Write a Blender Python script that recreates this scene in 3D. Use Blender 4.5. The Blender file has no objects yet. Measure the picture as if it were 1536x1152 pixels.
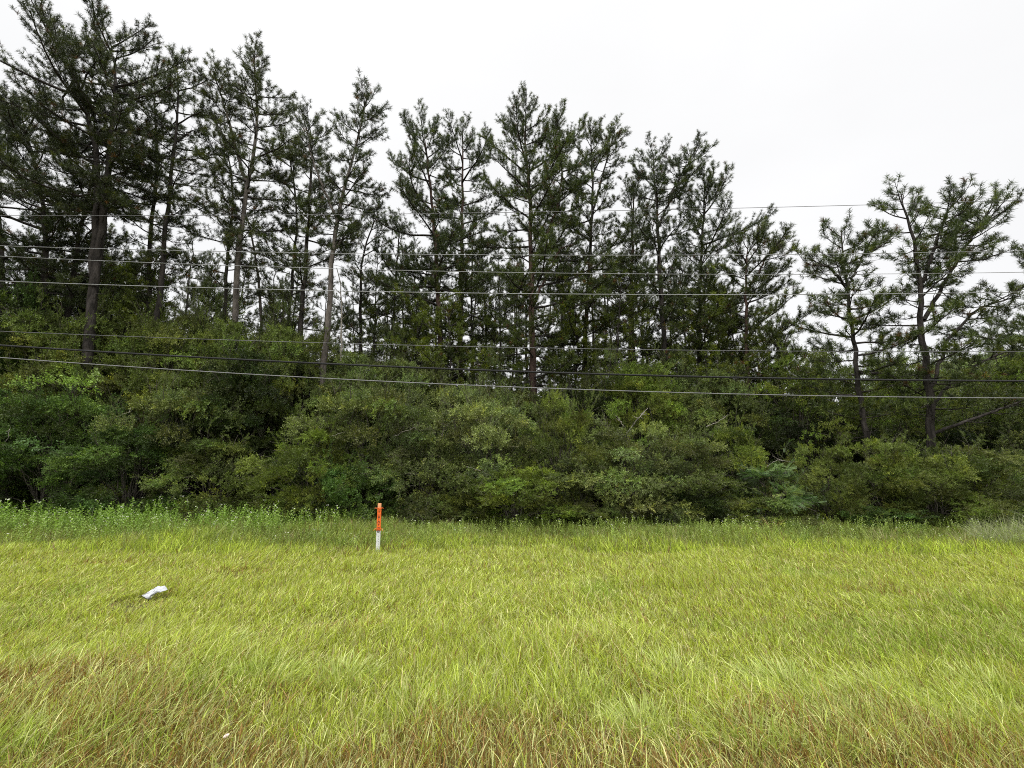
import bpy, math, numpy as np
from mathutils import Vector
R = np.random.default_rng(11)
C = bpy.context.scene.collection
sc = bpy.context.scene
# ------------------------------------------------------------------ camera geometry (also used to turn photo positions into places)
F = 720.0; TP = 0.187; PITCH = math.atan(TP); CAMZ = 1.6
def P(u, v, d):
    x = (u-768)/F; z = (576-v)/F
    Y = math.cos(PITCH)-z*math.sin(PITCH); Z = math.sin(PITCH)+z*math.cos(PITCH)
    return np.array([x*d/Y, d, CAMZ+Z*d/Y])
cam = bpy.data.cameras.new('camera'); co = bpy.data.objects.new('camera', cam); C.objects.link(co)
co.location = (0, 0, CAMZ); co.rotation_euler = (math.pi/2+PITCH, 0, 0)
cam.sensor_width = 36; cam.lens = F/1536*36; cam.clip_end = 3000; sc.camera = co

# ------------------------------------------------------------------ materials
def new_mat(name):
    m = bpy.data.materials.new(name); m.use_nodes = True; nt = m.node_tree; nt.nodes.clear()
    return m, nt, nt.nodes, nt.links
def foliage_mat(name, mul=(1,1,1), trans=0.3, rough=0.5, spec=0.22, tmul=(1.0,1.15,0.55)):
    m, nt, N, L = new_mat(name)
    out = N.new('ShaderNodeOutputMaterial'); at = N.new('ShaderNodeAttribute'); at.attribute_name = 'col'
    mx = N.new('ShaderNodeMix'); mx.data_type = 'RGBA'; mx.blend_type = 'MULTIPLY'; mx.inputs[0].default_value = 1
    mx.inputs[7].default_value = (*mul, 1); L.new(at.outputs['Color'], mx.inputs[6])
    p = N.new('ShaderNodeBsdfPrincipled'); p.inputs['Roughness'].default_value = rough
    p.inputs['Specular IOR Level'].default_value = spec
    L.new(mx.outputs[2], p.inputs['Base Color'])
    t = N.new('ShaderNodeBsdfTranslucent')
    m2 = N.new('ShaderNodeMix'); m2.data_type = 'RGBA'; m2.blend_type = 'MULTIPLY'; m2.inputs[0].default_value = 1
    m2.inputs[7].default_value = (*tmul, 1); L.new(mx.outputs[2], m2.inputs[6]); L.new(m2.outputs[2], t.inputs['Color'])
    ms = N.new('ShaderNodeMixShader'); ms.inputs[0].default_value = trans
    L.new(p.outputs[0], ms.inputs[1]); L.new(t.outputs[0], ms.inputs[2]); L.new(ms.outputs[0], out.inputs[0])
    return m
def bark_mat(name, c1, c2, scale=6.0):
    m, nt, N, L = new_mat(name)
    out = N.new('ShaderNodeOutputMaterial'); p = N.new('ShaderNodeBsdfPrincipled'); p.inputs['Roughness'].default_value = .9
    p.inputs['Specular IOR Level'].default_value = .15
    tc = N.new('ShaderNodeTexCoord'); mp = N.new('ShaderNodeMapping'); mp.inputs['Scale'].default_value = (1, 1, .25)
    L.new(tc.outputs['Object'], mp.inputs[0])
    n = N.new('ShaderNodeTexNoise'); n.inputs['Scale'].default_value = scale; n.inputs['Detail'].default_value = 6
    v = N.new('ShaderNodeTexVoronoi'); v.inputs['Scale'].default_value = scale*2.2; v.feature = 'DISTANCE_TO_EDGE'
    L.new(mp.outputs[0], n.inputs[0]); L.new(mp.outputs[0], v.inputs[0])
    r = N.new('ShaderNodeValToRGB'); r.color_ramp.elements[0].position = .32; r.color_ramp.elements[1].position = .68
    r.color_ramp.elements[0].color = (*c1, 1); r.color_ramp.elements[1].color = (*c2, 1)
    L.new(n.outputs[0], r.inputs[0]); L.new(r.outputs[0], p.inputs['Base Color'])
    b = N.new('ShaderNodeBump'); b.inputs['Strength'].default_value = .9; b.inputs['Distance'].default_value = .05
    L.new(v.outputs[0], b.inputs['Height']); L.new(b.outputs[0], p.inputs['Normal']); L.new(p.outputs[0], out.inputs[0])
    return m
def plain_mat(name, c, rough=.6, metal=0, noise=0.0, scale=20):
    m, nt, N, L = new_mat(name)
    out = N.new('ShaderNodeOutputMaterial'); p = N.new('ShaderNodeBsdfPrincipled')
    p.inputs['Roughness'].default_value = rough; p.inputs['Metallic'].default_value = metal
    p.inputs['Base Color'].default_value = (*c, 1)
    if noise:
        tc = N.new('ShaderNodeTexCoord'); n = N.new('ShaderNodeTexNoise'); n.inputs['Scale'].default_value = scale; n.inputs['Detail'].default_value = 5
        r = N.new('ShaderNodeValToRGB'); r.color_ramp.elements[0].position = .3; r.color_ramp.elements[1].position = .6
        r.color_ramp.elements[0].color = (*[x*(1-noise) for x in c], 1); r.color_ramp.elements[1].color = (*c, 1)
        L.new(tc.outputs['Object'], n.inputs[0]); L.new(n.outputs[0], r.inputs[0]); L.new(r.outputs[0], p.inputs['Base Color'])
    L.new(p.outputs[0], out.inputs[0])
    return m
M_needle = foliage_mat('pine needles', trans=.22, rough=.45, spec=.4)
M_leaf = foliage_mat('leaf green', trans=.3)
M_leaf_olive = foliage_mat('leaf olive', (1.02,1.04,.8), .3)
M_leaf_deep = foliage_mat('leaf deep green', (.62,.84,.6), .28)
M_leaf_grey = foliage_mat('leaf grey green', (1.3,1.28,1.4), .25)
M_leaf_yellow = foliage_mat('leaf yellow green', (1.16,1.22,.75), .35)
M_leaf_bright = foliage_mat('leaf bright green', (2.6,3.3,1.2), .4)
M_leaf_teal = foliage_mat('leaf blue green', (.85,1.05,1.3), .3)
M_leaf_shade = foliage_mat('leaf painted shade', (.25,.3,.22), .25)  # leaf colour darkened to paint shade into the thicket hollows
M_far = foliage_mat('leaf far haze tint', (1.5,1.5,2.0), .25)  # leaves tinted lighter and bluer, haze put into the colour
M_grass = foliage_mat('grass blades', trans=.35, rough=.5, spec=.35, tmul=(1.0,1.0,.6))
M_weed = foliage_mat('weed leaves', trans=.35, rough=.55, spec=.3)
M_bark = bark_mat('grey pine bark', (.018,.016,.014), (.07,.061,.055))
M_bark_pale = bark_mat('pale pine bark', (.06,.052,.046), (.2,.175,.155))
M_bark_red = bark_mat('reddish pine bark', (.035,.022,.018), (.15,.1,.082))
M_twig = bark_mat('shrub bark', (.035,.03,.024), (.16,.142,.118), 10)
M_dead = bark_mat('bleached dead wood', (.2,.18,.15), (.42,.39,.34), 14)

# ------------------------------------------------------------------ mesh tools
class Acc:
    def __init__(s): s.v=[]; s.t=[]; s.c=[]; s.n=0
    def add(s, v, t, c):
        v=np.asarray(v,np.float32).reshape(-1,3); t=np.asarray(t,np.int64).reshape(-1,3)
        s.v.append(v); s.t.append(t+s.n); s.n+=len(v)
        c=np.asarray(c,np.float32); 
        if c.ndim==1: c=np.broadcast_to(c,(len(v),3))
        s.c.append(c.reshape(-1,3))
    def mesh(s, name, smooth=False):
        v=np.concatenate(s.v); t=np.concatenate(s.t); c=np.concatenate(s.c)
        me=bpy.data.meshes.new(name); me.vertices.add(len(v)); me.vertices.foreach_set('co', v.ravel().astype(np.float32))
        me.loops.add(len(t)*3); me.loops.foreach_set('vertex_index', t.ravel().astype(np.int32))
        me.polygons.add(len(t)); me.polygons.foreach_set('loop_start', np.arange(0,len(t)*3,3,dtype=np.int32))
        if smooth: me.polygons.foreach_set('use_smooth', np.ones(len(t),bool))
        a=me.attributes.new('col','FLOAT_COLOR','POINT')
        cc=np.ones((len(v),4),np.float32); cc[:,:3]=c; a.data.foreach_set('color', cc.ravel())
        me.update(); me.validate()
        return me
def nrm(a): return a/np.maximum(np.linalg.norm(a,axis=-1,keepdims=True),1e-9)
def tubes(acc, paths, radii, sides=4, col=(1,1,1)):
    """paths (B,P,3), radii (B,P)"""
    paths=np.asarray(paths,float); radii=np.asarray(radii,float)
    B,Pn,_=paths.shape
    tan=nrm(np.gradient(paths,axis=1))
    ref=np.where(np.abs(tan[...,2:3])>.9, np.array([1.,0,0]), np.array([0,0,1.]))
    ref=np.broadcast_to(ref[:,Pn//2:Pn//2+1],tan.shape)
    a=nrm(np.cross(tan,ref)); b=np.cross(tan,a)
    th=np.arange(sides)*2*math.pi/sides
    ring=a[:,:,None,:]*np.cos(th)[None,None,:,None]+b[:,:,None,:]*np.sin(th)[None,None,:,None]
    v=paths[:,:,None,:]+ring*radii[:,:,None,None]
    base=(np.arange(B)*Pn*sides)[:,None,None]+(np.arange(Pn-1)*sides)[None,:,None]
    i=np.arange(sides)[None,None,:]; j=(i+1)%sides
    q0=base+i; q1=base+j; q2=base+sides+j; q3=base+sides+i
    t=np.concatenate([np.stack([q0,q1,q2],-1).reshape(-1,3), np.stack([q0,q2,q3],-1).reshape(-1,3)])
    acc.add(v.reshape(-1,3), t, np.asarray(col,float))
def frames(d, roll=None):
    d=nrm(d); ref=np.where(np.abs(d[:,2:3])>.95, np.array([1.,0,0]), np.array([0,0,1.]))
    a=nrm(np.cross(ref,d)); b=np.cross(d,a)
    if roll is not None:
        c,s=np.cos(roll)[:,None],np.sin(roll)[:,None]; a,b=a*c+b*s,b*c-a*s
    return np.stack([a,b,d],-1)   # columns: x,y,z(axis)
def scatter(acc, temps, pos, d, scale, col, roll=True, twigcol=(.09,.075,.06)):
    """temps: list of (verts, tris, kind). col (n,3)"""
    n=len(pos); which=R.integers(0,len(temps),n)
    fr=frames(d, R.uniform(0,2*math.pi,n) if roll is True else roll)
    tw=np.asarray(twigcol)
    for k,(tv,tt,kind) in enumerate(temps):
        ix=np.nonzero(which==k)[0]
        if not len(ix): continue
        v=np.einsum('nij,vj->nvi',fr[ix],tv)*scale[ix][:,None,None]+pos[ix][:,None,:]
        t=(tt[None]+(np.arange(len(ix))*len(tv))[:,None,None])
        jit=R.uniform(.8,1.2,(len(ix),len(tv)//4+1,1)).repeat(4,1)[:,:len(tv)]
        c=np.where(kind[None,:,None]==0, col[ix][:,None,:]*jit, np.where(kind[None,:,None]==1, tw, np.array([.85,.85,.74])))
        acc.add(v,t,c)
def rdir(n):
    return nrm(R.normal(size=(n,3)))
# --- templates
def tuft(n=24, ln=.21):
    V=[];T=[]
    for i in range(n):
        b=np.array([0,0,R.uniform(-.09,.06)]); th=R.uniform(0,2*math.pi); sp=math.radians(R.uniform(12,78))
        d=np.array([math.cos(th)*math.sin(sp),math.sin(th)*math.sin(sp),math.cos(sp)])
        s=nrm(np.cross(d,R.normal(size=3)))*.0050; L=ln*R.uniform(.6,1.15)
        k=len(V); V+=[b-s,b+s,b+d*L*.55+s*1.0+np.array([0,0,-.0]),b+d*L-np.array([0,0,.02])]; T+=[[k,k+1,k+2],[k,k+2,k+3]]
    return np.array(V),np.array(T),np.zeros(len(V),int)
TUFTS=[tuft(R.integers(34,44)) for _ in range(8)]
def leafgeo(V,T,p,d,up,L,W):
    s=nrm(np.cross(d,up)); n=np.cross(s,d); k=len(V)
    V+= [p, p+d*L*.45+s*W*.5+n*W*.12, p+d*L, p+d*L*.45-s*W*.5+n*W*.12]; T+=[[k,k+1,k+2],[k,k+2,k+3]]
def spray(L=.36, n=18, ll=.052, lw=.03, ang=55, side=2):
    V=[];T=[];K=[]
    def shoot(p0,d0,L,n):
        pts=[p0]; d=d0.copy()
        for i in range(4): d=nrm(d+R.normal(size=3)*.12+np.array([0,0,.0])); pts.append(pts[-1]+d*L/4)
        pts=np.array(pts)
        for i in range(4):   # thin twig as a narrow pair of tris
            a,b=pts[i],pts[i+1]; s=nrm(np.cross(b-a,np.array([.3,.9,.1])))*.0035; k=len(V)
            V.extend([a-s,a+s,b+s*.8,b-s*.8]); T.extend([[k,k+1,k+2],[k,k+2,k+3]]); K.extend([1]*4)
        for j in range(n):
            t=(j+.5)/n*.92+.08; x=t*4; i=min(int(x),3); p=pts[i]+(pts[i+1]-pts[i])*(x-i); tg=nrm(pts[i+1]-pts[i])
            th=j*2.4+R.uniform(-.4,.4); a=nrm(np.cross(tg,[.1,.2,1])); b=np.cross(tg,a)
            sd=a*math.cos(th)+b*math.sin(th)*.7; q=math.radians(ang+R.uniform(-15,15))
            dd=nrm(tg*math.cos(q)+sd*math.sin(q)); leafgeo(V,T,p,dd,nrm(R.normal(size=3)*.7+b),ll*R.uniform(.7,1.2),lw*R.uniform(.8,1.2)); K.extend([0]*4)
        return pts
    m=shoot(np.zeros(3),np.array([0,0,1.]),L,n)
    for s in range(side):
        i=1+s%3; th=R.uniform(0,6.28); d=nrm(np.array([math.cos(th)*.8,math.sin(th)*.8,.8])); shoot(m[i],d,L*.5,int(n*.5))
    return np.array(V),np.array(T),np.array(K)
SP_SMALL=[spray(.36,13,.06,.034,55,2) for _ in range(8)]      # yaupon-like
SP_NARROW=[spray(.36,15,.095,.022,38,2) for _ in range(8)]     # wax-myrtle-like
SP_BROAD=[spray(.42,8,.10,.055,60,2) for _ in range(8)]      # broad leaves
def compound():
    V=[];T=[];K=[]; L=.6
    for i in range(11):
        z=L*(i+1)/12; y=.25*(i/11)**2*L
        for s in (-1,1):
            leafgeo(V,T,np.array([0,-y,z]),nrm(np.array([s*.95,-.15,.4])),np.array([0,1.,.1]),.11,.035); K+= [0]*4
    for i in range(4):
        a=np.array([0,-.25*(i/4)**2*L,L*i/4]); b=np.array([0,-.25*((i+1)/4)**2*L,L*(i+1)/4]); s=np.array([.004,0,0]); k=len(V)
        V+=[a-s,a+s,b+s,b-s]; T+=[[k,k+1,k+2],[k,k+2,k+3]]; K+=[1]*4
    return np.array(V),np.array(T),np.array(K)
SP_COMP=[compound() for _ in range(3)]

# ------------------------------------------------------------------ scene bookkeeping
def tag(o, label=None, cat=None, group=None, kind=None):
    if label: o['label']=label
    if cat: o['category']=cat
    if group: o['group']=group
    if kind: o['kind']=kind
    return o
def empty(name, loc, rz=0):
    o=bpy.data.objects.new(name,None); C.objects.link(o); o.location=loc; o.rotation_euler=(0,0,rz); o.empty_display_size=.3; return o
def ob(name, me, mat, parent=None):
    o=bpy.data.objects.new(name,me); C.objects.link(o)
    if mat and not me.materials: me.materials.append(mat)
    if parent: o.parent=parent
    return o
def resample(pts, n):
    pts=np.asarray(pts,float); 
    s=np.concatenate([[0],np.cumsum(np.linalg.norm(np.diff(pts,axis=0),axis=1))]); s/=s[-1]
    x=np.linspace(0,1,n*4); q=np.stack([np.interp(x,s,pts[:,k]) for k in range(3)],1)
    for _ in range(3): q[1:-1]=(q[:-2]+q[1:-1]*2+q[2:])/4
    w=max(1,n//4); ker=np.ones(2*w+1)/(2*w+1)
    pad=np.concatenate([np.repeat(q[:1],w,0),q,np.repeat(q[-1:],w,0)]); q2=np.stack([np.convolve(pad[:,k],ker,'valid') for k in range(3)],1)
    q2[0]=q[0]; q2[-1]=q[-1]
    i=np.linspace(0,len(q2)-1,n).round().astype(int); return q2[i]

# ------------------------------------------------------------------ pines
UP=np.array([0,0,1.])
def pine(label, depth, leaders, mat=None, hue=(1,1,1), group=None, dens=1.0, name='pine_tree', sides=10, tufts=TUFTS, wide=1.42, low=.72, upw=.16, ts=None):
    u0=leaders[0][0][0][0]
    if ts is None: ts=.86 if depth<18 else (.76 if depth<22 else .72)
    dens=dens*1.18
    if depth>=18: dens=dens*(1.7 if u0<575 else 1.95)
    if u0<575 and 'young' not in label: low=.95; wide=1.2
    if u0>1250: wide=1.3; low=.56; dens=dens*1.1
    """leaders: (px waypoints, r0, crown start, half width m, n branches, bias) ; first is the trunk"""
    tr=Acc(); br=Acc(); cr=Acc()
    base=None
    for li,(wp,r0,cs,W,nb,bias) in enumerate(leaders):
        W=W*wide; nb=int(nb*1.1); cs=cs*(low if li==0 else 1); r0=r0*.8
        d0=depth if li==0 or len(wp[0])==2 else wp[0][2]
        pts=[P(w[0],w[1]+(19 if (w is wp[-1]) else 0),(w[2] if len(w)>2 else depth)) for w in wp]
        if li==0:
            b=pts[0].copy(); dx=(pts[0]-pts[1]); k=pts[0][2]/max(.5,pts[1][2]-pts[0][2]); b=pts[0]+dx*min(k,1.2)*.55; b[2]=-.15; b[1]=depth
            pts=[b]+pts; base=b.copy(); base[2]=0
        pts=np.array(pts)-base
        n=26; q=resample(pts,n); q[1:-1,:2]+=R.normal(size=(n-2,2))*.025
        t=np.linspace(0,1,n); rad=r0*(1-t)**.75*(.96)+.018
        if li==0: rad[0]*=1.35; rad[1]*=1.12
        tubes(tr,q[None],rad[None],sides)
        # branches
        def path(m,t0,az,e0,L,rise,steps=7,wob=.12):
            x=t0*(n-1); i=np.minimum(x.astype(int),n-2); fr=(x-i)[:,None]; p=q[i]*(1-fr)+q[i+1]*fr
            out=[p]; 
            for s in range(steps-1):
                e=e0+rise*(s/(steps-2))**1.3+R.normal(size=m)*wob*.5; az=az+R.normal(size=m)*wob
                d=np.stack([np.cos(az)*np.cos(e),np.sin(az)*np.cos(e),np.sin(e)],1); out.append(out[-1]+d*(L/(steps-1))[:,None])
            return np.stack(out,1)
        t0=cs+(1-cs)*(np.arange(nb)+R.uniform(0,.9,nb))/nb; t0=np.minimum(t0,.995)
        tt=(t0-cs)/(1-cs)
        prof=np.interp(tt,[0,.15,.4,.7,.9,1],[.55,.8,1,.92,.78,.42])
        az=np.arange(nb)*2.399+R.uniform(-.5,.5,nb)
        bx=np.clip(1+bias*np.cos(az),.35,2.2)
        L=W*prof*R.uniform(.42,1.18,nb)*bx; L=np.maximum(L,.45)
        e0=np.radians(np.interp(tt,[0,.4,.8,1],[-14,4,22,50])+R.normal(size=nb)*9)
        bp=path(nb,t0,az,e0,L,np.radians(20))
        br_r=(.010+.014*L)[:,None]*np.linspace(1,.25,7)[None]
        tubes(br,bp,br_r,5)
        # dead stubs under the crown
        nd=int(7+14*cs*(li==0)); td=R.uniform(cs*.5,cs+.1,nd); azd=R.uniform(0,6.28,nd); Ld=R.uniform(.4,W*.7+.3,nd)
        dp=path(nd,td,azd,np.radians(R.uniform(-15,15,nd)),Ld,np.radians(8)); tubes(br,dp,(.006+.008*Ld)[:,None]*np.linspace(1,.3,7)[None],4)
        # twigs
        nt=np.maximum(4,(L*4.6*dens)).astype(int); bi=np.repeat(np.arange(nb),nt)
        s=np.concatenate([(np.arange(k)+R.uniform(0,.9,k))/k*.8+.22 for k in nt]); s=np.minimum(s,.99)
        x=s*6; i=np.minimum(x.astype(int),5); fr=(x-i)[:,None]
        p=bp[bi,i]*(1-fr)+bp[bi,i+1]*fr; tg=nrm(bp[bi,i+1]-bp[bi,i])
        sd=nrm(np.cross(tg,UP+R.normal(size=tg.shape)*.5))*np.where(R.random(len(bi))<.5,-1,1)[:,None]
        a=np.radians(R.uniform(28,62,len(bi)))[:,None]
        td_=nrm(tg*np.cos(a)+sd*np.sin(a)+UP*R.uniform(.05,.5,(len(bi),1)))
        tl=(L[bi]*.22*(1.35-s)+.2)*R.uniform(.6,1.25,len(bi))
        p1=p+td_*tl[:,None]*.5; td2=nrm(td_+UP*.35); p2=p1+td2*tl[:,None]*.5
        tubes(br,np.stack([p,p1,p2],1),np.stack([tl*.0+.011,tl*0+.008,tl*0+.005],1),3)
        # tufts
        bt=R.uniform(.7,1.3,nb); btc=bt[bi]
        pos=[p2]; dr=[td2]; cc=[btc]
        for f,th in ((.62,.3),(.3,.5),(.82,.42)):
            m=tl>th; pos.append((p1+(p2-p1)*(f*2-1) if f>.5 else p+(p1-p)*f*2)[m]); dr.append(nrm(td2+R.normal(size=td2.shape)*.7)[m]); cc.append(btc[m])
        pos.append(bp[:,-1]); dr.append(nrm(bp[:,-1]-bp[:,-2])); cc.append(bt)
        pos.append(q[-1:]); dr.append(UP[None]); cc.append(np.ones(1))
        pos=np.concatenate(pos); dr=nrm(np.concatenate(dr)+UP*upw+R.normal(size=(len(pos),3))*.22); cc=np.concatenate(cc)
        col=np.array([.056,.074,.024])*np.asarray(hue)*(cc*R.uniform(.75,1.3,len(pos)))[:,None]
        dd_=R.random(len(pos))<.025; col[dd_]=np.array([.11,.06,.028]); yel=R.random(len(pos))<.16; col[yel]*=np.array([1.7,1.5,.85]); low_lit=np.clip((CAMZ+11-(pos[:,2]))/8,0,1)[:,None]*(R.random((len(pos),1))<.6); col=col*(1+low_lit*np.array([.55,.5,.1]))  # lower tufts coloured brighter, as if light falls on them
        scatter(cr,tufts,pos,dr,R.uniform(.85,1.3,len(pos))*1.05*ts,col)
    root=empty(name,base); tag(root,label,'pine tree',group)
    nt_=sum(len(x) for x in tr.t)
    for v_,t_,c_ in zip(br.v,list(br.t),br.c): tr.v.append(v_); tr.c.append(c_)
    tr.t+= [t_+tr.n for t_ in br.t]; tr.n+=br.n
    me=tr.mesh('trunk',True); to=ob('trunk',me,mat or M_bark,root); me.materials.append(M_bark)
    mi=np.zeros(len(me.polygons),np.int32); mi[nt_:]=1; me.polygons.foreach_set('material_index',mi)
    ob('crown',cr.mesh('crown'),M_needle,root)
    return root
# waypoints in photo px, from low to top
pine('thick dark forked pine at far left with two trunks side by side, tallest of all',19,
  [([(136,500),(143,360),(148,240),(122,130),(82,42)],.30,.56,2.9,46,-.25),
   ([(140,430),(156,330),(166,210),(176,120),(164,38)],.2,.30,2.5,46,.15)],hue=(.9,.88,.9),dens=.95)
pine('dark pine leaning right just left of the thick forked pine',20.5,
  [([(98,520),(118,350),(136,280),(150,185)],.20,.50,2.6,34,-.2)],hue=(.85,.85,.9))
pine('dark pine with a wide low crown, second tree from the left edge',20,
  [([(66,520),(68,330),(48,220),(22,150)],.23,.42,3.0,44,-.1)],hue=(.8,.85,.95))
pine('dark pine cut by the left edge of the photo above the vine covered tree',21,
  [([(6,520),(2,360),(-12,250),(-25,190)],.22,.40,2.8,40,.2)],hue=(.8,.85,.95))
pine('slender dark pine with a narrow crown and a bare branch high on its right',20,
  [([(236,470),(248,350),(260,235),(268,160),(265,76)],.19,.50,1.75,46,.1),
   ([(262,215),(285,196),(306,180)],.035,.9,.3,3,0)],hue=(.95,.95,.9))
pine('dark crooked pine between the forked pine and the slender one',21,
  [([(222,470),(226,330),(238,250),(233,170),(228,95)],.17,.42,1.7,42,-.1)],hue=(.85,.88,.85))
pine('tall pale barked pine with a curving trunk and pointed crown on the left',20,
  [([(352,490),(357,375),(372,275),(388,190),(380,62)],.21,.52,2.1,50,.2),
   ([(373,290),(345,190),(328,130),(318,86)],.09,.45,1.1,24,-.1)],M_bark_pale,hue=(1,.95,.85))
pine('thin dark trunked pine close left of the pale curving pine',21.5,
  [([(337,460),(345,350),(350,280),(340,200)],.15,.40,1.7,30,-.1)])
pine('short leaning pine whose bare trunk tilts left, right of the pale curving pine',22,
  [([(393,470),(385,390),(372,330),(362,280)],.13,.68,1.2,14,-.1)],M_bark_pale)
pine('mid height pine with sloping crown, left of the bare lower trunked pine',21,
  [([(450,510),(459,390),(466,270),(470,215),(455,158)],.18,.34,1.9,46,.05)],hue=(.95,.95,.95))
pine('thinner pine tucked behind the sloping crowned pine',22.5,
  [([(430,510),(440,400),(447,320),(432,190)],.13,.36,1.7,36,-.2)],hue=(.9,.9,.9))
pine('leaning pine with long bare pale trunk and rounded crown, before the gap',19.5,
  [([(486,545),(499,390),(508,310),(530,235),(551,128)],.19,.60,1.35,46,.15),
   ([(505,330),(480,270),(462,220),(470,180)],.06,.4,1.0,16,0),
   ([(502,375),(520,350),(538,320)],.05,.3,.9,10,0)],M_bark_pale,hue=(.9,.92,.9))
pine('short pine filling the gap beside the bare trunked pine',24,
  [([(542,505),(541,400),(552,350),(568,298)],.15,.16,1.7,46,.1)],hue=(.95,1,.9))
pine('short bushy pine right of the gap, left of the broad double topped pines',25,
  [([(588,520),(594,420),(600,312)],.15,.2,1.5,40,0)],hue=(.9,1,.9))
pine('pine with a broad crown, left half of the double topped pair near centre',23,
  [([(662,585),(656,420),(648,300),(636,182)],.22,.30,2.3,64,-.15)],M_bark_red,hue=(1.0,1.05,.95))
pine('pine with a pointed top, right half of the double topped pair near centre',24,
  [([(690,585),(692,420),(694,300),(694,178)],.22,.34,2.1,60,.1)],M_bark_red,hue=(1.0,1.05,.9))
pine('large straight centre pine with a thick reddish trunk and tall spired crown',22,
  [([(801,600),(797,480),(797,380),(794,280),(784,162)],.25,.30,2.35,78,.1),
   ([(799,400),(830,330),(845,260),(826,188)],.09,.3,1.4,32,.1),
   ([(800,455),(840,372),(868,345)],.06,.3,.9,10,.3)],M_bark_red,hue=(1.1,1.15,.85))
pine('straight pine with a pale dense top, just right of the large centre pine',24,
  [([(874,570),(882,430),(890,300),(886,178)],.19,.26,1.9,58,.0),
   ([(886,330),(905,260),(920,180)],.06,.4,.9,18,.0)],hue=(1.1,1.1,.85))
pine('pine on a thick reddish lower trunk with a lower hidden top, right of centre',25,
  [([(945,580),(946,480),(948,380),(950,265)],.24,.34,1.6,44,0)],M_bark_red,hue=(1.15,1.15,.8))
pine('tall dark straight pine with two spiky tops, right of centre',22.5,
  [([(1000,560),(991,440),(986,330),(980,212)],.20,.42,1.6,50,-.1),
   ([(988,340),(1012,280),(1038,215)],.07,.4,1.1,24,.1)],hue=(.85,.9,.9))
pine('dark wide pine sloping down to the right, just past the two topped pine',23.5,
  [([(1048,570),(1050,440),(1052,360),(1058,275)],.20,.22,2.4,60,.3)],hue=(.9,.95,.85))
pine('shorter pine with a tip jutting right, before the low gap in the skyline',21.5,
  [([(1121,600),(1120,490),(1118,420),(1122,352)],.17,.26,1.9,48,.15),
   ([(1120,440),(1150,385),(1176,348)],.05,.35,.8,14,.1)],M_bark_red,hue=(1.1,1.1,.85))
pine('open crowned pine with long needle tufts, second from the right edge',17.5,
  [([(1300,680),(1292,595),(1282,522),(1271,438),(1262,327)],.14,.46,1.7,44,.05),
   ([(1290,560),(1330,560),(1385,575)],.05,.5,.8,8,0),
   ([(1268,430),(1245,400),(1212,378)],.045,.4,.6,10,-.1),
   ([(1272,430),(1300,370),(1325,345)],.05,.4,.8,14,.1)],hue=(1,1.05,.95),dens=.98)
pine('large open spreading pine with long right hand limbs near the right edge',17,
  [([(1397,700),(1394,570),(1378,500),(1382,438),(1368,350),(1352,272)],.19,.50,1.45,40,.1),
   ([(1396,590),(1420,510),(1470,460),(1530,425)],.065,.3,.9,20,.2),
   ([(1386,480),(1430,400),(1462,350),(1484,300)],.075,.25,1.2,34,.1),
   ([(1382,430),(1405,360),(1425,310),(1432,285)],.07,.3,1.0,24,.1),
   ([(1400,650),(1450,632),(1510,610),(1560,570)],.055,.5,.8,12,.1),
   ([(1396,610),(1440,560),(1500,530),(1560,500)],.05,.35,.8,16,.1)],hue=(1,1.05,.95),dens=.98)
pine('pine cut off by the right edge of the photo',19,
  [([(1600,640),(1590,540),(1580,430),(1565,400)],.2,.3,2.0,44,-.3)],hue=(1,1.05,.95),dens=.9)

for lab_,u,vt,dd,wd_ in (('young full pine low between the gap and the double topped pair',628,440,22.0,1.5),
  ('young olive pine at the feet of the double topped pair',676,455,21.6,1.6),
  ('young pine filling the space left of the large centre trunk',745,430,24,1.3),
  ('young yellow green pine just right of the large centre trunk',862,425,23,1.5),
  ('young bright olive pine before the thick reddish trunk',925,400,22.6,1.4),
  ('young olive pine between the reddish trunk and the two topped pine',968,440,24,1.2),
  ('young green pine below the pine that slopes down right',1062,425,21.8,1.6),
  ('young olive pine left of the tip that juts right',1092,450,22.6,1.3),
  ('young pine low at the left edge of the skyline gap on the right',1165,470,22,1.2),
  ('young olive pine beneath the slender left hand pine',222,370,20.5,1.4),
  ('young dark pine between the thick forked pine and the slender pine',190,395,22,1.5),
  ('young dark pine low at far left beside the vine covered tree',84,375,22,1.6),
  ('young dark pine below the pale curving pine',305,420,23,1.2),
  ('young pine below the sloping crowned pine',425,440,22.5,1.1),
  ('young pine low beneath the short bushy pine',560,440,23.5,1.2)):
    pine(lab_,dd,[([(u,600),(u+R.uniform(-6,6),520),(u+R.uniform(-8,8),vt)],.09,.5,wd_,30,R.uniform(-.2,.2))],hue=(1.6,1.6,.7) if 'dark' not in lab_ else (1,1.05,.8),low=.85,dens=.72)
for u_,d_,lb_ in ((-150,20,'pine just beyond the left edge of the photo'),(-290,19,'second pine beyond the left edge of the photo'),(1730,19,'pine just beyond the right edge of the photo'),(1900,20,'second pine beyond the right edge of the photo')):
    pine(lb_,d_,[([(u_,600),(u_+5,400),(u_-5,180 if u_<0 else 330)],.22,.4,2.2,40,0)],hue=(.9,.92,.9))
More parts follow.
